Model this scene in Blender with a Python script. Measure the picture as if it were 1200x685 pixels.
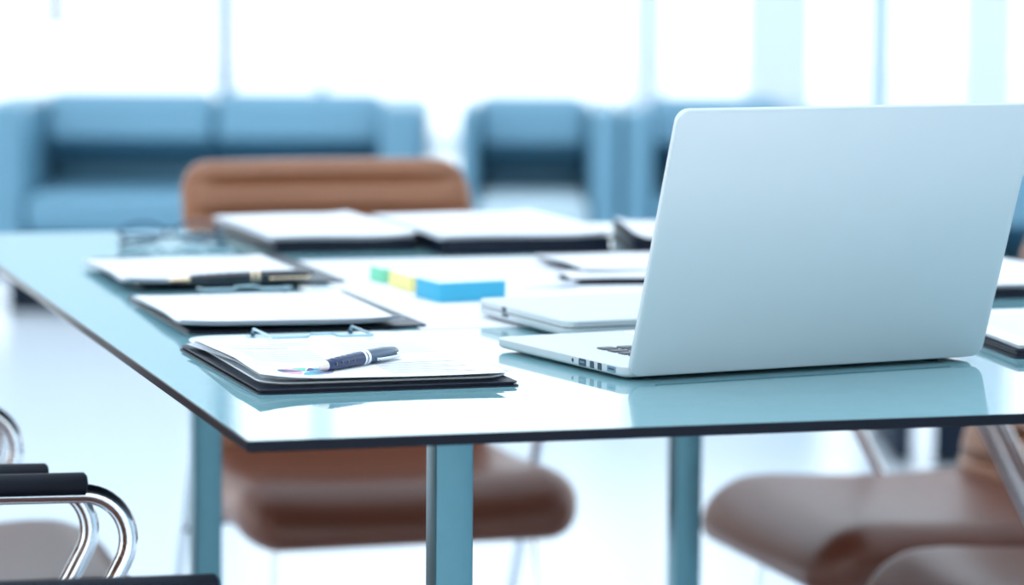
import bpy, bmesh, math, random
from mathutils import Vector, Matrix

for _o in list(bpy.data.objects):
    bpy.data.objects.remove(_o)
SC = bpy.context.scene
COL = SC.collection
random.seed(4)
sin, cos, pi = math.sin, math.cos, math.pi

# ------------------------------------------------------------------ camera
F_PX, PITCH, ROLL = 3819.187, 0.10353, 0.00738
TT = 0.76                                  # height of the table top
CAM = Vector((0, 0, TT + 0.35585))
FWD = Vector((0, cos(PITCH), -sin(PITCH)))
_up0 = Vector((0, sin(PITCH), cos(PITCH)))
RIGHT = cos(ROLL) * Vector((1, 0, 0)) + sin(ROLL) * _up0
UP = -sin(ROLL) * Vector((1, 0, 0)) + cos(ROLL) * _up0
cd = bpy.data.cameras.new('camera')
cam = bpy.data.objects.new('camera', cd)
COL.objects.link(cam)
cam.matrix_world = Matrix((
    (RIGHT.x, UP.x, -FWD.x, CAM.x),
    (RIGHT.y, UP.y, -FWD.y, CAM.y),
    (RIGHT.z, UP.z, -FWD.z, CAM.z),
    (0, 0, 0, 1)))
cd.sensor_width = 36.0
cd.lens = F_PX * 36.0 / 1200.0
cd.clip_start, cd.clip_end = 0.05, 300
cd.dof.use_dof = True
cd.dof.focus_distance = 2.74
cd.dof.aperture_fstop = 4.1
SC.camera = cam

# ------------------------------------------------------------------ light
world = bpy.data.worlds.new('overcast_sky')
SC.world = world
world.use_nodes = True
_bg = world.node_tree.nodes['Background']
_bg.inputs[0].default_value = (0.90, 0.965, 1.0, 1)
_bg.inputs[1].default_value = 2.2


def area(name, loc, target, sx, sy, power, color=(0.9, 0.96, 1.0)):
    ld = bpy.data.lights.new(name, 'AREA')
    ld.shape = 'RECTANGLE'
    ld.size, ld.size_y, ld.energy, ld.color = sx, sy, power, color
    o = bpy.data.objects.new(name, ld)
    COL.objects.link(o)
    o.location = loc
    o.rotation_euler = (Vector(target) - Vector(loc)).to_track_quat('-Z', 'Y').to_euler()
    return o


area('fill_lamp_near', (0.2, 3.0, 4.3), (0.2, 3.0, 0), 5, 5, 80)  # added fill lamp above the table, no fixture there
area('fill_lamp_far', (0.0, 10.5, 4.3), (0.0, 10.5, 0), 8, 6, 120)  # added fill lamp above the lounge, no fixture there

vs = SC.view_settings
SC.display_settings.display_device = 'sRGB'
vs.view_transform = 'Standard'
vs.look = 'None'
vs.exposure = 0.13
vs.gamma = 1.0
vs.use_curve_mapping = False
SC.cycles.use_denoising = True
SC.cycles.max_bounces = 10
SC.cycles.sample_clamp_indirect = 8.0


# ------------------------------------------------------------------ materials
def rgb(r, g, b):
    f = lambda c: c / 12.92 if c <= 0.04045 else ((c + 0.055) / 1.055) ** 2.4
    return (f(r / 255), f(g / 255), f(b / 255), 1)


def mat(name, col, rough=0.5, metal=0.0, noise=0.0, nscale=40, bump=0.0, bscale=200, coat=0.0, spec=0.5, ior=1.5,
        sheen=0.0):
    m = bpy.data.materials.new(name)
    m.use_nodes = True
    nt = m.node_tree
    b = nt.nodes['Principled BSDF']
    b.inputs['Base Color'].default_value = col
    b.inputs['Roughness'].default_value = rough
    b.inputs['Metallic'].default_value = metal
    b.inputs['IOR'].default_value = ior
    b.inputs['Specular IOR Level'].default_value = spec
    b.inputs['Coat Weight'].default_value = coat
    b.inputs['Coat Roughness'].default_value = 0.05
    tc = nt.nodes.new('ShaderNodeTexCoord')
    if noise:
        n = nt.nodes.new('ShaderNodeTexNoise')
        n.inputs['Scale'].default_value = nscale
        n.inputs['Detail'].default_value = 4
        nt.links.new(tc.outputs['Object'], n.inputs['Vector'])
        mx = nt.nodes.new('ShaderNodeMixRGB')
        mx.inputs[1].default_value = tuple(c * (1 - noise) for c in col[:3]) + (1,)
        mx.inputs[2].default_value = tuple(min(1, c * (1 + noise)) for c in col[:3]) + (1,)
        nt.links.new(n.outputs['Fac'], mx.inputs[0])
        nt.links.new(mx.outputs[0], b.inputs['Base Color'])
    if bump:
        n2 = nt.nodes.new('ShaderNodeTexNoise')
        n2.inputs['Scale'].default_value = bscale
        n2.inputs['Detail'].default_value = 3
        nt.links.new(tc.outputs['Object'], n2.inputs['Vector'])
        bp = nt.nodes.new('ShaderNodeBump')
        bp.inputs['Strength'].default_value = bump
        bp.inputs['Distance'].default_value = 0.001
        nt.links.new(n2.outputs['Fac'], bp.inputs['Height'])
        nt.links.new(bp.outputs['Normal'], b.inputs['Normal'])
    return m


def glass_mat(name, tint, refl=0.08):
    m = bpy.data.materials.new(name)
    m.use_nodes = True
    nt = m.node_tree
    nt.nodes.clear()
    out = nt.nodes.new('ShaderNodeOutputMaterial')
    tr = nt.nodes.new('ShaderNodeBsdfTransparent')
    tr.inputs[0].default_value = tint
    gl = nt.nodes.new('ShaderNodeBsdfGlossy')
    gl.inputs['Roughness'].default_value = 0.02
    mx = nt.nodes.new('ShaderNodeMixShader')
    fr = nt.nodes.new('ShaderNodeFresnel')
    fr.inputs[0].default_value = 1.35
    nt.links.new(fr.outputs[0], mx.inputs[0])
    nt.links.new(tr.outputs[0], mx.inputs[1])
    nt.links.new(gl.outputs[0], mx.inputs[2])
    nt.links.new(mx.outputs[0], out.inputs[0])
    return m


M = {}
M['table_glass'] = mat('frosted_teal_glass', rgb(118, 164, 174), 0.015, 0, noise=0.02, nscale=3, spec=0.5, ior=1.68)
M['glass_edge'] = mat('dark_glass_edge', rgb(1, 10, 26), 0.3, 0, noise=0.1, nscale=20, spec=0.15)
M['steel'] = mat('brushed_steel', rgb(84, 128, 142), 0.36, 0.75, noise=0.06, nscale=60, bump=0.05, bscale=300)
M['aluminium'] = mat('silver_aluminium', rgb(192, 202, 207), 0.45, 0.3, noise=0.012, nscale=30, bump=0.02, bscale=900)
M['alu_edge'] = mat('bright_aluminium', rgb(226, 236, 242), 0.25, 0.8, noise=0.01)
M['key_black'] = mat('black_key_plastic', rgb(18, 34, 50), 0.45, noise=0.1)
M['port_dark'] = mat('dark_port_socket', rgb(18, 46, 70), 0.4, noise=0.1)
M['port_grey'] = mat('grey_port_contact', rgb(92, 128, 150), 0.4, 0.3, noise=0.1)
M['screen'] = mat('black_display_glass', rgb(10, 16, 24), 0.08, noise=0.05)
M['rubber'] = mat('black_rubber', rgb(14, 24, 36), 0.7, noise=0.1)
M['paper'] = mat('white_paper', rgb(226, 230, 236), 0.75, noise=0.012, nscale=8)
M['paper_shadow'] = mat('grey_shaded_paper', rgb(204, 213, 225), 0.75, noise=0.02, nscale=8)  # white paper with shade painted in for lower sheets; also the grey slip
M['ink'] = mat('grey_printed_ink', rgb(120, 142, 178), 0.8, noise=0.05)
M['board'] = mat('navy_clipboard_board', rgb(8, 22, 42), 0.4, spec=0.25, noise=0.12, nscale=30)
M['folder'] = mat('black_folder_cover', rgb(7, 18, 36), 0.5, spec=0.25, noise=0.15, nscale=25, bump=0.2, bscale=500)
M['folder_teal'] = mat('slate_folder_cover', rgb(38, 74, 100), 0.4, noise=0.12, nscale=25)
M['chrome'] = mat('polished_chrome', rgb(226, 232, 238), 0.06, 1.0, noise=0.01)
M['clip_silver'] = mat('nickel_clip', rgb(150, 182, 194), 0.3, 0.8, noise=0.02)
M['gold'] = mat('pale_gold', rgb(226, 206, 176), 0.2, 0.9, noise=0.03)
M['pen_nose'] = mat('cream_metal_nose', rgb(238, 226, 214), 0.25, 0.4, noise=0.02)
M['pen_blue'] = mat('navy_pen_barrel', rgb(3, 36, 82), 0.28, 0.0, noise=0.1, coat=0.1)
M['pen_grey'] = mat('grey_pen_barrel', rgb(60, 84, 108), 0.25, 0.2, noise=0.06, coat=0.1)
M['pen_black'] = mat('black_pen_barrel', rgb(10, 22, 34), 0.15, 0.1, noise=0.1, coat=0.6)
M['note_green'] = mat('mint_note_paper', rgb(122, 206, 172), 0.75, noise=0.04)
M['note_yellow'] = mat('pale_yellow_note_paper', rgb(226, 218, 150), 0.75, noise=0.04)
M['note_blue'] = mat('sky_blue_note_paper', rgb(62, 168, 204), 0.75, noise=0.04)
M['note_green_top'] = mat('mint_note_glare', rgb(216, 238, 230), 0.5, noise=0.02)  # pad tops, all three: glare painted in as paler colour
M['note_yellow_top'] = mat('yellow_note_glare', rgb(242, 240, 220), 0.5, noise=0.02)
M['note_blue_top'] = mat('sky_note_glare', rgb(206, 232, 242), 0.5, noise=0.02)
M['spectacle_frame'] = mat('slate_spectacle_frame', rgb(24, 62, 88), 0.3, noise=0.08)
M['leather_seat'] = mat('shade_darkened_seat_leather', rgb(104, 58, 42), 0.40, noise=0.10, nscale=18, bump=0.2, bscale=260)  # brown leather darkened to paint in the shade under the seats
M['board_pale'] = mat('white_clipboard_plastic', rgb(214, 226, 232), 0.25, noise=0.02)
M['leather'] = mat('brown_leather', rgb(128, 79, 49), 0.36, noise=0.10, nscale=18, bump=0.25, bscale=260)
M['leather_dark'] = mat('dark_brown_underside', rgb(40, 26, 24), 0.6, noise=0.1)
M['pad_black'] = mat('black_arm_pad', rgb(3, 12, 28), 0.55, spec=0.2, noise=0.12, bump=0.1, bscale=400)
M['sofa'] = mat('blue_sofa_leather', rgb(94, 142, 166), 0.38, noise=0.05, nscale=5, bump=0.15, bscale=90)
M['sofa_dark'] = mat('navy_sofa_base', rgb(22, 58, 84), 0.5, noise=0.06)
M['under_shade'] = mat('dark_sofa_under_shade', rgb(16, 30, 48), 0.6, spec=0.2, noise=0.1)  # dark colour standing in for shade beneath the sofas
M['sofa_pale'] = mat('pale_seat_cushion', rgb(176, 198, 208), 0.5, noise=0.04)
M['floor'] = mat('glossy_white_floor', rgb(214, 223, 232), 0.22, noise=0.02, nscale=0.8, spec=0.4)
M['ceiling'] = mat('white_ceiling_paint', rgb(238, 243, 247), 0.8, noise=0.01)
M['wall'] = mat('pale_blue_wall_paint', rgb(206, 224, 234), 0.7, noise=0.02)
M['wall_deep'] = mat('grey_blue_wall_paint', rgb(208, 225, 232), 0.7, noise=0.02)
M['frame'] = mat('grey_window_frame', rgb(84, 126, 152), 0.4, 0.2, noise=0.04)
M['frame_pale'] = mat('pale_window_frame', rgb(176, 200, 216), 0.5, noise=0.03)
M['handle_dark'] = mat('dark_handle_steel', rgb(40, 74, 106), 0.3, 0.5, noise=0.05)
M['pane'] = glass_mat('clear_window_pane', (0.96, 0.985, 1, 1))
M['lens'] = glass_mat('spectacle_lens_glass', (0.86, 0.93, 0.97, 1))
M['terrace'] = mat('pale_terrace_concrete', rgb(240, 243, 246), 0.8, noise=0.03, nscale=2)
for k, c in (('c_slate', (70, 98, 128)), ('c_pink', (206, 160, 180)), ('c_teal', (70, 172, 190)), ('c_cyan', (90, 180, 200)),
             ('c_navy', (40, 66, 116)), ('c_green', (96, 190, 170)), ('c_lilac', (140, 140, 186)), ('c_blue', (84, 130, 182))):
    M[k] = mat('chart_' + k[2:], rgb(*c), 0.7, noise=0.03)




def sheer(name, col):
    m = mat(name, col, 0.8, noise=0.02, nscale=6)
    nt = m.node_tree
    b = nt.nodes['Principled BSDF']; out = nt.nodes['Material Output']
    t = nt.nodes.new('ShaderNodeBsdfTranslucent'); t.inputs[0].default_value = col
    mx = nt.nodes.new('ShaderNodeMixShader'); mx.inputs[0].default_value = 0.45
    nt.links.new(b.outputs[0], mx.inputs[1]); nt.links.new(t.outputs[0], mx.inputs[2])
    nt.links.new(mx.outputs[0], out.inputs[0])
    return m


M['blind'] = sheer('sheer_white_blind', rgb(222, 231, 239))
# ------------------------------------------------------------------ object helpers
def link(name, data, parent=None):
    o = bpy.data.objects.new(name, data)
    COL.objects.link(o)
    if parent is not None:
        o.parent = parent
    return o


def tag(o, label=None, cat=None, group=None, kind=None):
    if label: o['label'] = label
    if cat: o['category'] = cat
    if group: o['group'] = group
    if kind: o['kind'] = kind
    return o


def thing(name, label, cat, loc=(0, 0, 0), rz=0.0, group=None):
    o = link(name, None)
    o.empty_display_size = 0.05
    o.location = loc
    o.rotation_euler = (0, 0, rz)
    return tag(o, label, cat, group)


def obj(name, bm, mats, parent=None, smooth=True, angle=40, loc=None, rot=None):
    me = bpy.data.meshes.new(name)
    bmesh.ops.recalc_face_normals(bm, faces=bm.faces)
    bm.to_mesh(me)
    bm.free()
    for m in (mats if isinstance(mats, (list, tuple)) else [mats]):
        me.materials.append(m)
    if smooth:
        for p in me.polygons:
            p.use_smooth = True
        me.set_sharp_from_angle(angle=math.radians(angle))
    o = link(name, me, parent)
    if loc is not None: o.location = loc
    if rot is not None: o.rotation_euler = rot
    return o


def kids(o):
    return [c for c in COL.objects if c.parent is o]


def copy_tree(o, parent=None):
    c = o.copy()
    COL.objects.link(c)
    if parent is not None:
        c.parent = parent
    for ch in kids(o):
        copy_tree(ch, c)
    return c


def NB():
    return bmesh.new()


def box(bm, a, b, mi=0):
    x0, y0, z0 = a
    x1, y1, z1 = b
    v = [bm.verts.new(p) for p in ((x0, y0, z0), (x1, y0, z0), (x1, y1, z0), (x0, y1, z0),
                                   (x0, y0, z1), (x1, y0, z1), (x1, y1, z1), (x0, y1, z1))]
    for f in ((0, 3, 2, 1), (4, 5, 6, 7), (0, 1, 5, 4), (1, 2, 6, 5), (2, 3, 7, 6), (3, 0, 4, 7)):
        bm.faces.new([v[i] for i in f]).material_index = mi
    return v


def rbox(bm, size, rad, center=(0, 0, 0), div=(6, 6, 4), seg=3, deform=None):
    """box with elliptic rounded edges, gridded so it can be bent"""
    h = [s / 2 for s in size]
    r = [min(a, b * 0.999) for a, b in zip(rad, h)]
    ax = []
    for k in range(3):
        inner = h[k] - r[k]
        cs = [-inner - r[k] * math.tan(math.radians(45 * (seg - i) / seg)) for i in range(seg)]
        cs += [-inner + 2 * inner * i / div[k] for i in range(div[k] + 1)]
        cs += [inner + r[k] * math.tan(math.radians(45 * (i + 1) / seg)) for i in range(seg)]
        ax.append(cs)
    cache = {}

    def V(i, j, k):
        key = (i, j, k)
        if key in cache: return cache[key]
        p = [ax[0][i], ax[1][j], ax[2][k]]
        inn = [max(-(h[q] - r[q]), min(h[q] - r[q], p[q])) for q in range(3)]
        off = [(p[q] - inn[q]) / r[q] for q in range(3)]
        L = math.sqrt(sum(o * o for o in off)) or 1
        P = Vector([inn[q] + off[q] / L * r[q] for q in range(3)])
        if deform: P = Vector(deform(P))
        cache[key] = bm.verts.new(P + Vector(center))
        return cache[key]

    n = [len(a) - 1 for a in ax]
    for k in (0, n[2]):
        for i in range(n[0]):
            for j in range(n[1]):
                bm.faces.new((V(i, j, k), V(i + 1, j, k), V(i + 1, j + 1, k), V(i, j + 1, k)))
    for j in (0, n[1]):
        for i in range(n[0]):
            for k in range(n[2]):
                bm.faces.new((V(i, j, k), V(i + 1, j, k), V(i + 1, j, k + 1), V(i, j, k + 1)))
    for i in (0, n[0]):
        for j in range(n[1]):
            for k in range(n[2]):
                bm.faces.new((V(i, j, k), V(i, j + 1, k), V(i, j + 1, k + 1), V(i, j, k + 1)))
    return bm


def rect_outline(x0, y0, x1, y1, r, n=6):
    pts = []
    for cx, cy, a0 in ((x1 - r, y1 - r, 0), (x0 + r, y1 - r, 90), (x0 + r, y0 + r, 180), (x1 - r, y0 + r, 270)):
        for i in range(n + 1):
            a = math.radians(a0 + 90 * i / n)
            pts.append((cx + r * cos(a), cy + r * sin(a)))
    return pts


def slab(bm, x0, y0, x1, y1, r, levels, n=6, mi_side=0, mi_top=0, mi_bot=0, T=None):
    """rounded rectangle lofted through (z, inset) levels"""
    rings = []
    for z, ins in levels:
        pts = rect_outline(x0 + ins, y0 + ins, x1 - ins, y1 - ins, max(r - ins, 0.0003), n)
        rings.append([bm.verts.new(T(Vector((p[0], p[1], z))) if T else (p[0], p[1], z)) for p in pts])
    N = len(rings[0])
    for a, b in zip(rings, rings[1:]):
        for i in range(N):
            j = (i + 1) % N
            bm.faces.new((a[i], a[j], b[j], b[i])).material_index = mi_side
    bm.faces.new(rings[0][::-1]).material_index = mi_bot
    bm.faces.new(rings[-1]).material_index = mi_top
    return bm


def plate(bm, x0, y0, x1, y1, z0, z1, r=0.002, bev=0.0006, n=4, **k):
    return slab(bm, x0, y0, x1, y1, r, [(z0, bev), (z0 + bev, 0), (z1 - bev, 0), (z1, bev)], n, **k)


def tube(bm, pts, r, n=10, closed=False, caps=True):
    pts = [Vector(p) for p in pts]
    m = len(pts)
    rr = r if isinstance(r, (list, tuple)) else [r] * m
    rings = []
    t0 = None
    nrm = None
    for i, p in enumerate(pts):
        a = pts[i - 1] if i or closed else p
        b = pts[(i + 1) % m] if i < m - 1 or closed else p
        t = (b - a).normalized()
        if nrm is None:
            nrm = t.orthogonal().normalized()
        else:
            nrm = (nrm - t * nrm.dot(t)).normalized()
        bn = t.cross(nrm)
        rings.append([bm.verts.new(p + rr[i] * (cos(2 * pi * k / n) * nrm + sin(2 * pi * k / n) * bn)) for k in range(n)])
    pairs = list(zip(rings, rings[1:])) + ([(rings[-1], rings[0])] if closed else [])
    for a, b in pairs:
        for k in range(n):
            j = (k + 1) % n
            bm.faces.new((a[k], a[j], b[j], b[k]))
    if caps and not closed:
        bm.faces.new(rings[0][::-1])
        bm.faces.new(rings[-1])
    return bm


def smooth_path(pts, rad, n=8):
    """polyline with corners rounded by quadratic arcs"""
    P = [Vector(p) for p in pts]
    R = rad if isinstance(rad, (list, tuple)) else [rad] * len(P)
    out = [P[0]]
    for i in range(1, len(P) - 1):
        a, b, c = P[i - 1], P[i], P[i + 1]
        u, w = (a - b), (c - b)
        th = u.angle(w)
        d = min(R[i] / math.tan(th / 2), u.length * 0.499, w.length * 0.499)
        rr = d * math.tan(th / 2)
        u.normalize(); w.normalize()
        bis = (u + w).normalized()
        cen = b + bis * (rr / sin(th / 2))
        s, e = b + u * d - cen, b + w * d - cen
        ang = s.angle(e)
        for k in range(n + 1):
            f = k / n
            out.append(cen + (s * sin((1 - f) * ang) + e * sin(f * ang)) / sin(ang))
    out.append(P[-1])
    return out


def lathe(bm, prof, n=20, M4=None, mi=0):
    """profile of (radius, x) turned about the x axis"""
    rings = []
    for r, x in prof:
        ring = []
        for k in range(n):
            p = Vector((x, r * cos(2 * pi * k / n), r * sin(2 * pi * k / n)))
            ring.append(bm.verts.new(M4 @ p if M4 else p))
        rings.append(ring)
    for a, b in zip(rings, rings[1:]):
        for k in range(n):
            j = (k + 1) % n
            bm.faces.new((a[k], a[j], b[j], b[k])).material_index = mi
    bm.faces.new(rings[0][::-1]).material_index = mi
    bm.faces.new(rings[-1]).material_index = mi
    return bm


def struct(o):
    return tag(o, kind='structure')


def ray(px, py, z):
    """where the sight line through a pixel meets the level z"""
    d = FWD + (px - 600) / F_PX * RIGHT - (py - 342.5) / F_PX * UP
    t = (z - CAM.z) / d.z
    return CAM + d * t


def ontop(px, py, dz=0.0):
    return ray(px, py, TT + dz)


# ------------------------------------------------------------------ room
XL, XR, YF, YB, CH = -6.5, 6.5, -4.0, 19.0, 4.4
bm = NB(); box(bm, (XL - .2, YF, -.12), (XR + .2, YB + .12, 0)); struct(obj('floor', bm, M['floor'], smooth=False))
bm = NB(); box(bm, (XL - .2, YF, CH), (XR + .2, YB + .2, CH + .15)); struct(obj('ceiling', bm, M['ceiling'], smooth=False))
bm = NB(); box(bm, (XL - 4, YB + .12, -.2), (XR + 4, YB + 14, -.03)); struct(obj('trim_1', bm, M['terrace'], smooth=False))
bm = NB(); box(bm, (XR, YF, 0), (XR + .2, 6.0, CH)); struct(obj('wall_right', bm, M['wall'], smooth=False))


def glazing(name, x0, x1, z0, z1, y, fr=0.05, fmat='frame_pale', sides=(1, 1)):
    """one bay of the window wall: frame rails and a pane"""
    w = struct(link(name, None))
    w.location = ((x0 + x1) / 2, y, z0)
    hw, hh = (x1 - x0) / 2, z1 - z0
    bm = NB()
    box(bm, (-hw, -.05, 0), (hw, .05, fr)); box(bm, (-hw, -.05, hh - fr), (hw, .05, hh))
    if sides[0]: box(bm, (-hw, -.05, fr), (-hw + fr * .5, .05, hh - fr))
    if sides[1]: box(bm, (hw - fr * .5, -.05, fr), (hw, .05, hh - fr))
    obj('frame', bm, M[fmat], w, smooth=False)
    bm = NB()
    box(bm, (-hw + fr * .5, -.006, fr), (hw - fr * .5, .006, hh - fr))
    obj('pane', bm, M['pane'], w, smooth=False)
    return w


# back window wall, left to right
bm = NB(); box(bm, (XL, YB - .1, 2.0), (-1.72, YB - .06, CH)); struct(obj('wall_back', bm, M['wall_deep'], smooth=False))
glazing('window_1', XL, -3.75, 0, 2.0, YB)
dr = struct(link('door_1', None)); dr.location = (-2.7, YB, 0)
bm = NB(); box(bm, (-1.0, -.03, .0), (1.0, .03, .06)); box(bm, (-1.0, -.03, 1.93), (1.0, .03, 2.0))
box(bm, (-1.05, -.03, 0), (-1.0, .03, 2.0)); box(bm, (.98, -.03, 0), (1.0, .03, 2.0)); obj('frame', bm, M['frame_pale'], dr, smooth=False)
bm = NB(); box(bm, (-1.0, -.006, .06), (.98, .006, 1.93)); obj('pane', bm, M['pane'], dr, smooth=False)
bm = NB(); tube(bm, smooth_path([(.05, -.03, .69), (.05, -.11, .69), (.05, -.11, 1.5), (.05, -.03, 1.5)], .03), .042, 10)
obj('handle', bm, M['handle_dark'], dr)
bm = NB(); box(bm, (-1.72, YB - .07, 0), (-1.63, YB + .07, CH)); struct(obj('trim_2', bm, M['frame'], smooth=False))
glazing('window_2', -1.64, -1.15, 0, CH, YB, sides=(0, 0))
bm = NB(); box(bm, (-1.15, YB - .06, 0), (-1.08, YB + .06, CH)); struct(obj('trim_3', bm, M['frame_pale'], smooth=False))
glazing('window_3', -1.08, .68, 0, CH, YB, sides=(0, 0))
bm = NB(); box(bm, (.68, YB - .01, 0), (.88, YB + .01, CH)); struct(obj('trim_4', bm, M['blind'], smooth=False))
glazing('window_4', .88, 1.34, 0, CH, YB, sides=(0, 0))
bm = NB(); box(bm, (1.34, YB - .01, 0), (1.74, YB + .01, CH)); struct(obj('trim_5', bm, M['blind'], smooth=False))
glazing('window_5', 1.74, 2.06, 0, CH, YB, sides=(0, 0))
bm = NB(); box(bm, (2.06, YB - .06, 0), (2.20, YB + .06, CH)); struct(obj('trim_6', bm, M['frame_pale'], smooth=False))
glazing('window_6', 2.20, 2.60, 0, CH, YB, sides=(0, 0))
bm = NB(); box(bm, (2.60, YB - .01, 0), (2.92, YB + .01, CH)); struct(obj('trim_7', bm, M['blind'], smooth=False))
glazing('window_7', 2.92, 4.7, 0, CH, YB, sides=(0, 0))
glazing('window_8', 4.7, XR, 0, CH, YB, sides=(1, 1))


# ------------------------------------------------------------------ meeting table
TYAW = 0.28676
TW = Vector((cos(TYAW), sin(TYAW), 0)); TB = Vector((-sin(TYAW), cos(TYAW), 0))
TC = Vector((-0.19266, 2.35895, 0))
TL, TWD, GT = 1.80, 1.089, 0.0085
tbl = thing('meeting_table', 'long glass-topped meeting table with square steel legs, in the middle of the room', 'table', TC, TYAW)
bm = NB()
slab(bm, 0, 0, TWD, TL, .004, [(TT - GT, .0008), (TT - GT + .0008, 0), (TT - .0008, 0), (TT, .0008)], 4, mi_side=1, mi_top=0, mi_bot=1)
g = obj('glass_top', bm, [M['table_glass'], M['glass_edge']], tbl, angle=30)
LW_, IX, IY, IYF = .0335, .229, .3195, .3616
for lx, ly in ((IX, IY), (TWD - IX - LW_, IY), (IX, TL - IYF - LW_), (TWD - IX - LW_, TL - IYF - LW_)):
    bm = NB(); plate(bm, 0, 0, LW_, LW_, .008, TT - GT - .004, r=.0022, bev=.0006, n=3)
    lg = obj('leg', bm, M['steel'], tbl, loc=(lx, ly, 0))
    bm = NB(); plate(bm, -.012, -.012, LW_ + .012, LW_ + .012, TT - GT - .0042, TT - GT, r=.006, bev=.0004); obj('mounting_plate', bm, M['steel'], lg)
    bm = NB(); plate(bm, .002, .002, LW_ - .002, LW_ - .002, 0, .0085, r=.004, bev=.001); obj('foot', bm, M['rubber'], lg)


# ------------------------------------------------------------------ laptops
def laptop_parts(root, W, D, H, lid_deg):
    """x: width, y: from hinge to the user's edge"""
    y0 = .007
    bm = NB()
    slab(bm, 0, y0, W, D, .012, [(.0022, .008), (.0028, .003), (.0044, .0006), (.0060, 0), (H - .0006, 0), (H, .0006)], 8)
    obj('base', bm, M['aluminium'], root)
    for fx, fy in ((.03, .035), (W - .03, .035), (.03, D - .03), (W - .03, D - .03)):
        bm = NB(); slab(bm, fx - .007, fy - .007, fx + .007, fy + .007, .0069, [(0, .001), (.0024, 0)], 6); obj('rubber_foot', bm, M['rubber'], root)
    bm = NB()
    for k in range(22):
        x = .05 + k * (W - .1) / 21.5
        box(bm, (x, y0 - .0006, .0052), (x + .008, y0 + .0012, .0076))
    obj('cooling_vent', bm, M['port_dark'], root, smooth=False)
    return y0


LW, LD, LH = .3589, .2471, .0116
LYAW, LID = .48026, 1.89961
lap = thing('laptop', 'open silver laptop seen from behind, its plain lid facing the camera, near table edge', 'laptop', (.09829, 2.70351, TT), LYAW)
laptop_parts(lap, LW, LD, LH, LID)
bm = NB(); plate(bm, .125, .158, .235, .234, LH - .0001, LH + .0004, r=.004, bev=.0002); obj('trackpad', bm, M['alu_edge'], lap)
kw = .0190
bm = NB(); plate(bm, -.0078, -.0072, .0078, .0072, LH, LH + .0012, r=.002, bev=.0004, n=3)
kme = None
for row in range(6):
    n = 14 if row else 15
    pitch = (LW - .082) / n
    y = .034 + row * .0188 if row else .036
    for c in range(n):
        if row == 5 and 4 <= c <= 8:
            continue
        x = .041 + (c + .5) * pitch
        if kme is None:
            k = obj('key', bm, M['key_black'], lap); kme = k.data
        else:
            k = link('key', kme, lap)
        k.location = (x, y, 0)
bm = NB(); plate(bm, -.046, -.0072, .046, .0072, LH, LH + .0012, r=.002, bev=.0004, n=3)
obj('space_bar', bm, M['key_black'], lap, loc=(LW / 2 - .005, .034 + 5 * .0188, 0))
# sockets on the side that shows
for pn, yc, ln, ht, mm in (('power_socket', .0300, .0150, .0052, 'port_grey'), ('display_socket', .0505, .0072, .0060, 'port_dark'),
                           ('display_socket', .0640, .0072, .0060, 'port_dark'), ('data_socket', .0810, .0130, .0062, 'port_dark'),
                           ('audio_socket', .0985, .0036, .0036, 'port_dark')):
    bm = NB()
    plate(bm, yc - ln / 2, .0066 - ht / 2 + .0012, yc + ln / 2, .0066 + ht / 2 + .0012, -.0006, .00025, r=ht * .22 if ln > .004 else .0016, bev=.0001, n=3,
          T=lambda v: Vector((-v.z, v.x, v.y)))
    so = obj(pn, bm, M[mm], lap, smooth=False)
    if pn in ('power_socket', 'data_socket'):
        bm = NB()
        plate(bm, yc - ln * .32, .0072, yc + ln * .32, .0088, .0002, .00045, r=.0004, bev=.0001, n=2, T=lambda v: Vector((-v.z, v.x, v.y)))
        obj('contact', bm, M['port_dark'] if pn == 'power_socket' else M['port_grey'], so, smooth=False)
ca, sa = cos(LID), sin(LID)
lidT = lambda v: Vector((v.x, ca * v.y + sa * v.z, .004 + sa * v.y - ca * v.z))
LLD = LD * .97
bm = NB(); slab(bm, 0, 0, LW, LLD, .011, [(0, .0012), (.0006, .0003), (.0014, 0), (.0046, 0), (.0052, .0006)], 8, T=lidT)
lid = obj('lid', bm, M['aluminium'], lap)
bm = NB(); slab(bm, .002, .002, LW - .002, LLD - .002, .009, [(.0051, 0), (.0058, .0004)], 8, T=lidT); obj('bezel', bm, M['rubber'], lid)
bm = NB(); slab(bm, .014, .022, LW - .014, LLD - .016, .001, [(.0057, 0), (.0060, 0)], 2, T=lidT); obj('screen', bm, M['screen'], lid)
bm = NB(); tube(bm, [(.03, .006, .0085), (LW - .03, .006, .0085)], .0048, 12); obj('hinge', bm, M['key_black'], lap)

# the closed laptop lying behind it
p0 = ontop(560, 345, .018); p1 = ontop(645, 381, .018)
yv = (p0 - p1); yv.z = 0; ya = math.atan2(yv.y, yv.x) - pi / 2
W2, D2 = .290, .214
lap2 = thing('laptop', 'closed silver laptop lying flat behind the open laptop, white on top', 'laptop', (p1.x + .015, p1.y + .031, TT + .0007), math.radians(23.5))
bm = NB(); slab(bm, 0, 0, W2, D2, .012, [(.0018, .006), (.003, .002), (.0055, 0), (.0098, 0), (.0102, .0004)], 8); obj('base', bm, M['aluminium'], lap2)
bm = NB(); slab(bm, 0, 0, W2, D2, .012, [(.0112, .0006), (.0116, 0), (.0165, 0), (.0178, .0012)], 8); lid2 = obj('lid', bm, M['aluminium'], lap2)
bm = NB(); slab(bm, .004, .004, W2 - .004, D2 - .004, .010, [(.0100, 0), (.0114, 0)], 6); obj('gasket', bm, M['port_dark'], lap2)
bm = NB(); box(bm, (-.0003, .135, .0066), (.003, .150, .0096)); box(bm, (-.0003, .140, .0118), (.003, .150, .0160)); obj('data_socket', bm, M['port_dark'], lap2, smooth=False)
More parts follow.
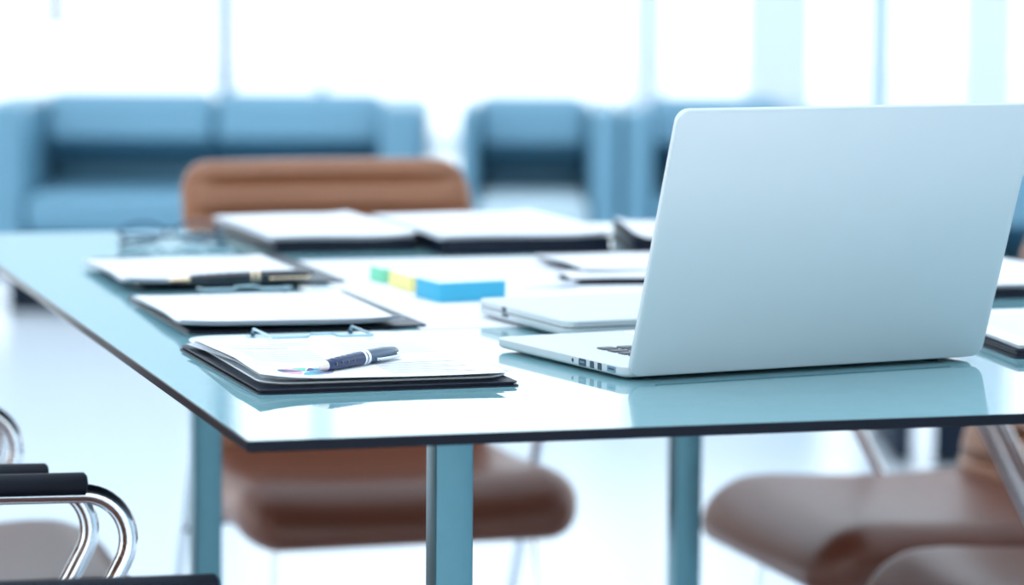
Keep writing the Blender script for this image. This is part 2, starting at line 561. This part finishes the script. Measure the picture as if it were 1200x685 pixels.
for fx, fy in ((.03, .03), (W2 - .03, .03), (.03, D2 - .03), (W2 - .03, D2 - .03)):
    bm = NB(); slab(bm, fx - .007, fy - .007, fx + .007, fy + .007, .0069, [(0, .001), (.002, 0)], 6); obj('rubber_foot', bm, M['rubber'], lap2)


# ------------------------------------------------------------------ papers, clipboards, folders
def sheet(loc, yaw, w, d, zf, label, cat='paper', group=None, m='paper', name='paper_sheet', nx=14, ny=18, th=.0004):
    """one curled sheet of paper; local origin at its near left corner"""
    bm = NB()
    top = [[bm.verts.new((w * i / nx, d * j / ny, zf(i / nx, j / ny) + th)) for j in range(ny + 1)] for i in range(nx + 1)]
    bot = [[bm.verts.new((w * i / nx, d * j / ny, zf(i / nx, j / ny))) for j in range(ny + 1)] for i in range(nx + 1)]
    for i in range(nx):
        for j in range(ny):
            bm.faces.new((top[i][j], top[i + 1][j], top[i + 1][j + 1], top[i][j + 1]))
            bm.faces.new((bot[i][j], bot[i][j + 1], bot[i + 1][j + 1], bot[i + 1][j]))
    for i in range(nx):
        bm.faces.new((top[i][0], bot[i][0], bot[i + 1][0], top[i + 1][0]))
        bm.faces.new((top[i][ny], top[i + 1][ny], bot[i + 1][ny], bot[i][ny]))
    for j in range(ny):
        bm.faces.new((top[0][j], top[0][j + 1], bot[0][j + 1], bot[0][j]))
        bm.faces.new((top[nx][j], bot[nx][j], bot[nx][j + 1], top[nx][j + 1]))
    o = obj(name, bm, M[m], None, angle=60, loc=loc, rot=(0, 0, yaw))
    return tag(o, label, cat, group)


def lifted(left=0.0, near=0.0, right=0.0, wave=0.0, corner=0.0):
    def zf(u, v):
        z = left * max(0, 1 - u / .22) ** 2 * (0.35 + .65 * (1 - abs(2 * v - .7)))
        z += near * max(0, 1 - v / .18) ** 2
        z += right * max(0, (u - .75) / .25) ** 2
        z += wave * (1 + sin(7 * u + 4 * v)) * .5
        z += corner * max(0, 1 - (u + v) / .35) ** 2
        return z
    return zf


def ink_lines(o, zf, th, rows, name='printed_text', m='ink'):
    """thin printed bars that follow the sheet; rows are (u0, u1, v, h) in metres from the near left corner"""
    w = max(v.co.x for v in o.data.vertices); d = max(v.co.y for v in o.data.vertices)
    bm = NB()
    for x0, x1, y, hh in rows:
        n = max(2, int((x1 - x0) / .012))
        lo = [bm.verts.new((x0 + (x1 - x0) * i / n, y, zf((x0 + (x1 - x0) * i / n) / w, y / d) + th + .00018)) for i in range(n + 1)]
        hi = [bm.verts.new((x0 + (x1 - x0) * i / n, y + hh, zf((x0 + (x1 - x0) * i / n) / w, (y + hh) / d) + th + .00018)) for i in range(n + 1)]
        for i in range(n):
            bm.faces.new((lo[i], lo[i + 1], hi[i + 1], hi[i]))
    return tag(obj(name, bm, M[m], o, smooth=False), kind='stuff')


def clipboard(loc, yaw, label, w=.228, d=.318, th=.0028, board='board', zc=.0045, reach=.052, rad=.008):
    c = thing('clipboard', label, 'clipboard', loc, yaw)
    bm = NB(); plate(bm, 0, 0, w, d, 0, th, r=rad, bev=.0005, n=8); obj('board', bm, M[board], c)
    cx = w / 2
    # pressed steel clip: base plate, jaw and wire lever with a hump
    bm = NB(); plate(bm, cx - .052, d - .042, cx + .052, d - .012, th, th + .0012, r=.004, bev=.0003)
    cl = obj('clip', bm, M['clip_silver'], c)
    z = th + zc
    bm = NB()
    tube(bm, smooth_path([(cx - .046, d - .018, th + .002), (cx - .046, d - .021, z + .0005), (cx - .046, d - reach, z + .002), (cx - .014, d - reach, z + .002), (cx - .010, d - reach + .014, z + .003),
                          (cx + .010, d - reach + .014, z + .003), (cx + .014, d - reach, z + .002), (cx + .046, d - reach, z + .002), (cx + .046, d - .021, z + .0005), (cx + .046, d - .018, th + .002)], .004, 5), .0013, 8)
    obj('wire_lever', bm, M['clip_silver'], cl)
    bm = NB()
    for s in (-1, 1):
        lathe(bm, [(.0014, -.002), (.0018, -.0014), (.0018, .0014), (.0014, .002)], 10, Matrix.Translation((cx + s * .046, d - .018, th + .0030)))
    obj('rivet', bm, M['port_dark'], cl)
    return c


def folder(loc, yaw, label, w, d, h, m='folder', spine=True):
    f = thing('folder', label, 'folder', loc, yaw)
    t = min(.0022, h * .3)
    bm = NB(); plate(bm, 0, 0, w, d, 0, t, r=.006, bev=.0005); obj('back_cover', bm, M[m], f)
    bm = NB(); plate(bm, .001, .001, w - .001, d - .001, h - t, h, r=.006, bev=.0005); obj('front_cover', bm, M[m], f)
    bm = NB(); plate(bm, .003, .003, w - .004, d - .003, t, h - t, r=.004, bev=.0004)
    obj('inner_lining', bm, M['board'], f)
    return f


def pile(px_fl, dz, yaw, w, d, n, pitch, shape, labels, group, spread=.002, m='paper', zb=None):
    """n sheets one above the other"""
    P = ontop(px_fl[0], px_fl[1], dz)
    rnd = random.Random(int(px_fl[0] * 7 + px_fl[1]))
    out = []
    for i in range(n):
        last = i == n - 1
        off = Vector((0, 0, 0)) if last else Vector((rnd.uniform(-1, 1) * spread, rnd.uniform(-1, 1) * spread, 0))
        yy = yaw + (0 if last else rnd.uniform(-.012, .012))
        z = TT + (dz if zb is None else zb) - (n - 1 - i) * pitch
        o = sheet((P.x + off.x, P.y + off.y, z), yy, w, d, shape, labels[-1] if last else labels[0], group=group,
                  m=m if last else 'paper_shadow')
        out.append(o)
    return out


A4W, A4D = .208, .292
YD = math.radians(16.6)

# --- nearest clipboard (A), with the pen
fo = ontop(303, 463)
folder((fo.x, fo.y, TT), math.radians(17.5), 'thin black folder at the bottom of the stack under the navy pen', .222, .318, .0040, m='folder')
P = ontop(308, 457, .0035) + Vector((-.002, .026, 0))
clipboard((P.x, P.y, TT + .0041), math.radians(16.8), 'nearest clipboard, white with a silver clip at its far end, pie chart report on it', w=.214, d=.338, th=.0016, board='board_pale', zc=.0070, reach=.105, rad=.030)
zA = lifted(left=.006, near=.0, wave=.0008, corner=.002)
gA = 'sheets on the nearest clipboard'
pa = ontop(620, 441, .004)
for i, (dx, dy, yw) in enumerate(((.018, .004, .09), (.010, .002, .05), (.004, .001, .02))):
    b = ontop(306, 448, .008)
    sheet((b.x + dx * .8 - .003, b.y + dy + .012, TT + .0069 + i * .0009), YD + yw, A4W, A4D - .026, lifted(left=.003, wave=.0003),
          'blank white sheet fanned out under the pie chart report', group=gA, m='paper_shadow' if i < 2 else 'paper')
b = ontop(305, 446, .0099)
A_top = sheet((b.x, b.y, TT + .0097), YD, A4W, A4D - .008, zA, 'white report page with small pie chart, uppermost on nearest clipboard, under the navy pen')
rows = []
for i in range(7):
    rows.append((.020, .085, .112 + i * .012, .0016)); rows.append((.115, .188 - (i % 3) * .012, .020 + i * .0105, .0015))
for i in range(6):
    rows.append((.110, .190, .150 + i * .014, .0014))
rows += [(.018, .07, .205, .003), (.018, .095, .222, .0014), (.018, .088, .234, .0014), (.02, .035, .03, .0015), (.01, .03, .075, .0015)]
ink_lines(A_top, zA, .0004, rows)
# pie chart, eight wedges
cw = ontop(358, 437, .0095) - Vector((b.x, b.y, TT + .0095))
cx, cy = cw.x * cos(YD) + cw.y * sin(YD), -cw.x * sin(YD) + cw.y * cos(YD)
R_ = .0235
angs = [0, 38, 74, 112, 150, 196, 250, 305, 360]
for i, ck in enumerate(('c_cyan', 'c_navy', 'c_green', 'c_pink', 'c_slate', 'c_pink', 'c_teal', 'c_lilac')):
    bm = NB()
    a0, a1 = math.radians(angs[i] + 3), math.radians(angs[i + 1] - 3)
    r0 = .0035
    zz = lambda x, y: zA(x / A4W, y / (A4D - .008)) + .0004 + .0002
    n = 6
    inn, out = [], []
    for k in range(n + 1):
        a = a0 + (a1 - a0) * k / n
        for lst, rr in ((inn, r0), (out, R_)):
            x, y = cx + rr * cos(a), cy + rr * sin(a)
            lst.append(bm.verts.new((x, y, zz(x, y))))
    for k in range(n):
        bm.faces.new((inn[k], out[k], out[k + 1], inn[k + 1]))
    obj('chart_wedge', bm, M[ck], A_top, smooth=False)

# --- second clipboard (B)
P = ontop(222, 391)
clipboard((P.x, P.y, TT), YD + .01, 'dark clipboard second from the front, black and gold pen at its far end', w=.232, d=.322, zc=.008)
zB = lifted(left=.004, near=.0055, wave=.0007, right=.002)
pile((214, 378), .0125, YD - .02, A4W + .002, A4D, 4, .0010, zB,
     ['blank sheet lower in the pile on the second clipboard', 'top white report sheet on the second clipboard from the front'], 'sheets on the second clipboard', zb=.0068)
B_top = [o for o in COL.objects if o.get('label', '').startswith('top white report sheet on the second')][0]
ink_lines(B_top, zB, .0004, [(.05, .09, .03, .0016)] + [(.10, .185 - (i % 4) * .01, .05 + i * .02, .0016) for i in range(9)])

# --- third clipboard (C)
P = ontop(165, 337)
clipboard((P.x, P.y, TT), YD + .01, 'dark clipboard third from the front on the left, bare-looking papers curling on it', w=.226, d=.318, zc=.008)
zC = lifted(left=.004, near=.006, wave=.0008, right=.002)
pile((150, 327), .0145, YD, A4W - .004, A4D, 4, .0010, zC,
     ['blank sheet lower in the pile on the third clipboard', 'top white sheet on the third clipboard from the front'], 'sheets on the third clipboard', zb=.0075)

# --- thick black folders D, E at the far end, with paper on them
for (px, pd), w, d, h, labf, labs, yw in (
        (((320, 297), 0), .180, .335, .014, 'thick black folder at far table end, left of its twin', 'far left black folder', 17.5),
        (((519, 299), 0), .215, .345, .017, 'thick black folder at far table end, right of its twin', 'far right black folder', 17.0)):
    P = ontop(*px)
    folder((P.x, P.y, TT + .0007), math.radians(yw), labf, w, d, h)
    zz = lifted(wave=.001, right=.003)
    for i in range(4):
        c = Vector((P.x, P.y, 0))
        sheet((P.x - .004 + .002 * i, P.y - .004 + .001 * i, TT + h + .0012 + i * .0014), math.radians(yw) + (.01 if i % 2 else -.008), w - .004, d - .01, zz,
              ('top white sheet on the ' + labs) if i == 3 else ('blank sheet lower in the pile on the ' + labs), group='sheets on the ' + labs,
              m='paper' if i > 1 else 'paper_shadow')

# --- large plain sheets added mid-table to cover the glass reflections
S = ontop(494, 386)
for i, (lab, dx, dy) in enumerate((('added large white sheet hiding glass reflections under closed laptop and blue notes', 0, 0),
                                   ('added large white sheet hiding glass reflections in front of the black folders', .012, .300))):
    sheet((S.x + TW.x * dx + TB.x * dy, S.y + TW.y * dx + TB.y * dy, TT + .0001), TYAW, .42, .297 if i == 0 else .40, lambda u, v: 0, lab, nx=4, ny=4)

# --- documents half hidden behind the open laptop
P = ontop(690, 323)
folder((P.x, P.y, TT + .0007), YD, 'thin dark folder half hidden by the open laptop, in front of the thick black folders', .222, .205, .006)
zF = lifted(left=.003, wave=.0008)
pile((684, 317), .0100, YD, .206, .185, 3, .0012, zF, ['blank lower sheet on the thin folder half hidden by the open laptop', 'upper white sheet on thin folder half hidden by open laptop'],
     'sheets on the half hidden folder')
P = ontop(672, 335)
folder((P.x, P.y, TT + .0007), math.radians(10), 'slim black folder between the closed laptop and the half hidden folder', .225, .095, .006)
sheet((P.x - .002, P.y + .001, TT + .0073), math.radians(11), .22, .088, lifted(wave=.0012), 'white sheet lying on the slim black folder behind the closed laptop')
q = ontop(618, 339)
sheet((q.x, q.y, TT + .0008), math.radians(20), .06, .028, lambda u, v: .004 * u * u, 'small grey paper slip pointing left from the slim black folder', m='paper_shadow', nx=6, ny=4)
P = ontop(740, 300)
P.y += .012
folder((P.x, P.y, TT + .0007), math.radians(4), 'black folder corner showing just left of the open laptop lid', .2, .26, .019)
sheet((P.x + .004, P.y + .002, TT + .0203), math.radians(4), .19, .25, lambda u, v: .006 * max(0, 1 - u / .12) ** 2, 'white sheet on the black folder beside the laptop lid')

# --- documents at the right, past the laptop lid
P = ontop(1140, 398)
rd = math.radians(10)
folder((P.x + .018, P.y - .145, TT), rd, 'dark navy folder at the right table edge beside the laptop lid', .23, .30, .008)
clipz = TT + .0086
zR = lifted(wave=.0008)
for i in range(3):
    sheet((P.x + .021, P.y - .140, clipz + i * .0013), rd + (.006 if i == 1 else 0), .218, .288, zR,
          'top printed sheet on the navy folder at the right' if i == 2 else 'blank lower sheet on the navy folder at the right', group='sheets on the right navy folder',
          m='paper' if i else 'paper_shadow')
R_top = [o for o in COL.objects if o.get('label', '') == 'top printed sheet on the navy folder at the right'][0]
ink_lines(R_top, zR, .0004, [(.02, .19 - (i % 3) * .02, .03 + i * .018, .0018) for i in range(13)])
pr = ontop(1146, 376, .012)
P2 = ontop(1120, 352)
folder((P2.x, P2.y, TT), math.radians(20), 'black folder at the right behind the navy one, white papers on top', .215, .30, .010)
for i in range(3):
    sheet((P2.x + .001, P2.y + .002, TT + .0106 + i * .0016), math.radians(20) + .006 * i, .208, .29, lifted(wave=.0012, left=.002),
          'uppermost white sheet on black folder behind the right navy folder' if i == 2 else 'blank lower sheet on black folder behind the right navy folder',
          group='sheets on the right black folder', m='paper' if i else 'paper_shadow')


# ------------------------------------------------------------------ pens
def pen(loc, direction, label, blue, grey, nose, trim, L=.140, roll=0.0):
    """axis along local x from tip to end"""
    p = thing('pen', label, 'pen', loc)
    d = Vector(direction).normalized()
    zax = Vector((0, 0, 1)); yax = zax.cross(d).normalized(); zax = d.cross(yax)
    p.rotation_euler = Matrix((d, yax, zax)).transposed().to_euler()
    s = L / .140
    bm = NB(); lathe(bm, [(.0004, 0), (.0009, .0006), (.0013, .004), (.0022, .0045), (.0024, .0062)], 14); obj('tip', bm, trim, p)
    bm = NB(); lathe(bm, [(.0024, .006), (.0030, .010), (.0043, .0200 * s)], 20); obj('nose', bm, nose, p)
    bm = NB(); lathe(bm, [(.0043, .0200 * s), (.0049, .024 * s), (.0056, .045 * s), (.0060, .072 * s), (.0060, .078 * s)], 20); br = obj('barrel', bm, blue, p)
    bm = NB()
    for k in range(4):
        for a in range(5):
            th = 2 * pi * a / 5 + .5
            x = (.030 + k * .0095) * s
            r = .0050 + .0009 * (x - .024) / .05
            lathe(bm, [(.0016, -.0003), (.0016, .00025), (.0008, .0004)], 8,
                  Matrix.Translation((x, r * cos(th), r * sin(th))) @ Matrix(((0, 0, 1, 0), (cos(th), -sin(th), 0, 0), (sin(th), cos(th), 0, 0), (0, 0, 0, 1))))
    obj('grip_dot', bm, M['pen_black'], br)
    for x0, x1 in ((.0780, .0808), (.0834, .0868)):
        bm = NB(); lathe(bm, [(.0060, x0 * s), (.0066, (x0 + .0005) * s), (.0066, (x1 - .0005) * s), (.0060, x1 * s)], 20); obj('ring', bm, trim, p)
    bm = NB(); lathe(bm, [(.0058, .0805 * s), (.0058, .0838 * s)], 20); obj('band', bm, blue, p)
    bm = NB(); lathe(bm, [(.0061, .0866 * s), (.0062, .100 * s), (.0058, .118 * s), (.0050, .131 * s), (.0036, .138 * s), (.0022, .140 * s)], 20); cp = obj('cap', bm, grey, p)
    bm = NB()
    ang = roll
    e = Vector((0, cos(ang), sin(ang)))
    pts = [(.134 * s, .0042), (.136 * s, .0072), (.130 * s, .0088), (.110 * s, .0080), (.098 * s, .0074), (.0955 * s, .0066)]
    tube(bm, smooth_path([Vector((x, 0, 0)) + e * r for x, r in pts], .002, 4), .0013, 8)
    obj('clip', bm, trim, cp)
    return p


t = ontop(367, 432, .0150); e_ = ontop(463, 409, .0185)
dv = (e_ - t); dv.normalize()
pen((t.x, t.y, TT + .0156), (dv.x, dv.y, .012), 'navy and grey pen with silver rings lying on the pie chart report', M['pen_blue'], M['pen_grey'], M['pen_nose'], M['alu_edge'], L=.128, roll=pi + .35)
t = ontop(196, 333, .016); e_ = ontop(362, 321, .020)
dv = e_ - t
pen((t.x, t.y, TT + .0200), (dv.x, dv.y, 0.0), 'black pen with gold trim lying between the second and third clipboards', M['pen_black'], M['pen_black'], M['gold'], M['gold'], L=.165, roll=pi + .3)

# ------------------------------------------------------------------ sticky note pads
for px, w, d, h, mk, lab, yw in (
        ((487, 348), .074, .064, .0200, 'note_blue', 'sky blue pad of sticky notes, nearest of the three pads', 24),
        ((455, 335), .060, .078, .0170, 'note_yellow', 'pale yellow pad of sticky notes, between green and blue pads', 20),
        ((433, 328), .060, .045, .0160, 'note_green', 'mint green pad of sticky notes, farthest of the three pads', 20)):
    c = ontop(*px)
    a = math.radians(yw)
    # px is the back left bottom corner
    n = thing('sticky_note_pad', lab, 'sticky notes', (c.x + sin(a) * d, c.y - cos(a) * d, TT + .0007), a)
    bm = NB(); slab(bm, 0, 0, w, d, .0008, [(0, .0003), (.0006, 0), (h * .48, 0)], 2); obj('lower_block', bm, M[mk], n)
    bm = NB(); slab(bm, .0006, .0008, w + .0006, d + .0008, .0008, [(h * .48, 0), (h - .0006, 0), (h - .0004, .0002)], 2); obj('upper_block', bm, M[mk], n)
    bm = NB()
    x = [bm.verts.new(p) for p in ((.0006, .0008, h), (w + .0006, .0008, h + .0012), (w + .0006, d, h + .0004), (.0006, d, h),
                                   (.0006, .0008, h - .0004), (w + .0006, .0008, h - .0002), (w + .0006, d, h - .0003), (.0006, d, h - .0004))]
    for f in ((0, 1, 2, 3), (7, 6, 5, 4), (0, 4, 5, 1), (1, 5, 6, 2), (2, 6, 7, 3), (3, 7, 4, 0)):
        bm.faces.new([x[i] for i in f])
    obj('top_note', bm, M[mk + '_top'], n, smooth=False)

# ------------------------------------------------------------------ eyeglasses
c = ontop(199, 285)
eg = thing('eyeglasses', 'folded dark-rimmed eyeglasses lying near the far left corner of the table', 'eyeglasses', (c.x, c.y, TT), math.radians(14))
for s in (-1, 1):
    ring = []
    for k in range(28):
        a = 2 * pi * k / 28
        ring.append((s * .033 + .0265 * cos(a) * (1 + .06 * cos(2 * a)), .002 + .004 * sin(a), .0140 + .0128 * sin(a)))
    bm = NB(); tube(bm, ring, .0012, 8, closed=True); rim = obj('rim', bm, M['spectacle_frame'], eg)
    bm = NB(); cv = bm.verts.new((s * .033, .002, .0140)); rv = [bm.verts.new(p) for p in ring]
    for k in range(28): bm.faces.new((cv, rv[k], rv[(k + 1) % 28]))
    obj('lens', bm, M['lens'], rim)
bm = NB(); tube(bm, smooth_path([(-.0085, .003, .016), (0, .003, .020), (.0085, .003, .016)], .01, 6), .0015, 8); obj('bridge', bm, M['spectacle_frame'], eg)
for s in (-1, 1):
    yy = -.010 - (.006 if s > 0 else 0)
    bm = NB(); tube(bm, smooth_path([(s * .0595, .002, .017), (s * .066, -.004, .016), (s * .062, yy, .013), (-s * .035, yy - .006, .008), (-s * .064, yy - .014, .0035)], [0, .004, .006, .02, 0], 5),
                    .0017, 8)
    tm = obj('temple', bm, M['spectacle_frame'], eg)
    bm = NB(); tube(bm, [(-s * .050, yy - .0105, .0055), (-s * .066, yy - .0146, .0040)], [.0022, .0034], 8); obj('temple_tip', bm, M['spectacle_frame'], tm)


# ------------------------------------------------------------------ office chairs
def make_chair(label, loc, rz):
    """faces local +y; origin on the floor under the seat centre"""
    c = thing('office_chair', label, 'chair', loc, rz)
    SW, SD, SZ = .470, .43, .425

    def seat_def(P):
        x, y, z = P
        front = max(0, (y - .10) / .13)
        z2 = z - .030 * front ** 2                       # waterfall front
        z2 += (.010 * (2 * x / SW) ** 2 - .012 * math.exp(-((y + .03) / .16) ** 2)) * (1 if z > 0 else 0)
        x2 = x * (1 - .05 * max(0, -y / .23))
        return (x2, y, z2)
    bm = NB(); rbox(bm, (SW, SD, .085), (.055, .075, .0424), (0, .015, SZ - .040), (8, 10, 1), 5, seat_def)
    obj('seat', bm, M['leather_seat'], c)
    BH, BW = .42, .425

    def back_def(P):
        x, y, z = P
        t = (z + BH / 2) / BH
        rib = .019 * min(1, abs(sin(pi * (z + BH / 2 - .004) / .043)) / .65) ** .7
        e = max(0, 1 - (abs(2 * x / BW)) ** 6)
        yy = y + (rib * e if y > 0 else -rib * .6 * e)
        yy += .035 * (2 * x / BW) ** 2                   # wraps forward at the sides
        yy -= .095 * t + .045 * t * t                     # leans back
        xx = x * (1 + .02 * sin(pi * t))
        return (xx, yy, z)
    bm = NB(); rbox(bm, (BW, .036, BH), (.042, .0178, .045), (0, -.185, .607), (14, 1, 80), 5, back_def)
    obj('backrest', bm, M['leather'], c)
    for s in (-1, 1):
        xs = s * (SW / 2 + .014)
        path = smooth_path([(s * (BW / 2 - .01), -.242, .70), (xs, -.250, .640), (xs, .068, .632), (xs, -.265, .008)], [0, .03, .043, 0], 14)
        bm = NB(); tube(bm, path, .0088, 12); fr = obj('arm_frame', bm, M['chrome'], c)
        bm = NB(); tube(bm, [(xs, -.225, .6458), (xs, -.223, .6458), (xs, .000, .6410), (xs, .002, .6409)], [.0095, .0118, .0118, .0095], 14)
        obj('arm_pad', bm, M['pad_black'], fr)
        bm = NB(); lathe(bm, [(.010, -.006), (.013, 0), (.010, .006)], 12, Matrix.Translation((xs, -.266, .010))); obj('glide', bm, M['rubber'], fr)
        bm = NB(); tube(bm, smooth_path([(s * .165, .05, .352), (s * .178, .145, .350), (s * .196, .175, .0)], [0, .02, 0], 6), .0065, 10)
        fl = obj('leg', bm, M['chrome'], c)
        bm = NB(); slab(bm, s * .196 - .011, .164, s * .196 + .011, .186, .0108, [(0, .002), (.006, 0), (.012, .003)], 6); obj('glide', bm, M['rubber'], fl)
        bm = NB(); tube(bm, [(xs, -.092, .318), (s * .12, -.092, .345)], .007, 8); obj('seat_bracket', bm, M['chrome'], c)
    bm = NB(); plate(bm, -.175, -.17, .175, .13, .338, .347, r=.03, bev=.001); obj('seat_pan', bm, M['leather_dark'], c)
    return c


face = lambda v: math.atan2(v.y, v.x) - pi / 2
ch = make_chair('brown leather chair at far table end, its ribbed back rising above the folders', (-.186, 4.435, 0), face(-TB) + .02)


def chair_at(label, x, y, rz, group=None):
    k = copy_tree(ch)
    k.location = (x, y, 0); k.rotation_euler = (0, 0, rz)
    k['label'] = label
    return k


fl_ = face(TW); fr_ = face(-TW)
AX = .066
chair_at('nearest brown chair on the left, its two black arm pads lowest in the frame', -.238 - AX * cos(TYAW), 2.660 - AX * sin(TYAW), fl_ + .04)
chair_at('second brown chair on the left, chrome arm loop just behind the nearest left chair', -.430 - AX * cos(TYAW), 3.185 - AX * sin(TYAW), fl_)
chair_at('third brown chair on the left, its seat edge seen between the chrome loops', -.43 - .235 * cos(TYAW), 3.76 - .235 * sin(TYAW), fl_)
chair_at('brown leather chair at right of the table, its whole seat visible under the glass', .307 + .23 * cos(TYAW), 4.10 + .23 * sin(TYAW), fr_)
chair_at('nearer brown chair at right, only its seat corner showing at the bottom right', .466 + .23 * cos(TYAW), 3.565 + .23 * sin(TYAW), fr_)


# ------------------------------------------------------------------ lounge seating
def sofa(label, cat, name, x0, x1, yfront, n, depth=.72, back_h=.665, seat_h=.37, arms=(.14, .14), seat_mat='sofa', rz=0.0, leg_h=.11):
    w = x1 - x0
    s = thing(name, label, cat, ((x0 + x1) / 2, yfront, 0), rz)
    hw = w / 2
    bm = NB(); rbox(bm, (w - .01, depth - .02, .13), (.015, .015, .015), (0, depth / 2, leg_h + .065), (4, 3, 1), 3); obj('base', bm, M['sofa_dark'], s)
    bm = NB(); box(bm, (-hw + .012, .07, .012), (hw - .012, depth - .04, leg_h + .002)); obj('under_shade', bm, M['under_shade'], s, smooth=False)  # dark box added in place of the shade under the sofa
    ix0, ix1 = -hw + arms[0], hw - arms[1]
    cw_ = (ix1 - ix0) / n
    for i in range(n):
        cxm = ix0 + (i + .5) * cw_
        bm = NB(); rbox(bm, (cw_ - .008, depth - .17, seat_h - leg_h - .13), (.03, .045, .04), (cxm, (depth - .17) / 2 - .01, (seat_h + leg_h + .13) / 2), (6, 6, 2), 4)
        obj('seat_cushion', bm, M[seat_mat], s)
        hb = back_h - seat_h + .02
        bm = NB(); rbox(bm, (cw_ - .008, .12, hb), (.035, .045, .045), (cxm, depth - .145, seat_h - .02 + hb / 2), (6, 2, 14), 4,
                        lambda P: (P[0], P[1] + .10 - .20 * max(0, min(1, (P[2] + hb * .30) / (hb * .34))) + .50 * max(0, P[2] - hb * .06), P[2]))
        obj('back_cushion', bm, M['sofa'], s)
    bm = NB(); rbox(bm, (w, .07, back_h - leg_h - .03), (.02, .02, .02), (0, depth + .02, (back_h + leg_h - .03) / 2), (4, 1, 4), 3); obj('back_panel', bm, M['sofa'], s)
    for sx, aw in ((-1, arms[0]), (1, arms[1])):
        if aw <= 0: continue
        bm = NB(); rbox(bm, (aw, depth + .02, back_h - leg_h - .02), (.025, .03, .03), (sx * (hw - aw / 2), depth / 2 + .02, (back_h + leg_h - .02) / 2), (2, 6, 4), 4)
        obj('armrest', bm, M['sofa'], s)
    for lx in (-hw + .07, hw - .07):
        for ly in (.06, depth - .06):
            bm = NB(); plate(bm, lx - .025, ly - .025, lx + .025, ly + .025, 0, leg_h + .005, r=.004, bev=.001); obj('leg', bm, M['chrome'], s)
    return s


def X_at(px, Y): return (px - 600) / F_PX * Y
sofa('long blue lounge sofa behind the brown ribbed chair, at the left', 'sofa', 'lounge_sofa', X_at(-20, 10.2), X_at(498, 10.2), 10.0, 2, arms=(.15, .14))
sofa('blue lounge armchair with a pale seat cushion, right of the long sofa', 'armchair', 'lounge_armchair', X_at(538, 10.1), X_at(724, 10.1), 9.9, 1, arms=(.05, .09), seat_mat='sofa_pale')
sofa('blue lounge armchair partly hidden by the laptop lid, behind it', 'armchair', 'lounge_armchair', X_at(727, 10.1), X_at(960, 10.1), 9.9, 1, arms=(.09, .09))
sofa('nearest blue lounge chair, hidden behind laptop lid save its right part and chrome leg', 'armchair', 'lounge_armchair', .835, 1.80, 7.05, 1, arms=(.12, .12), back_h=.63, leg_h=.13)
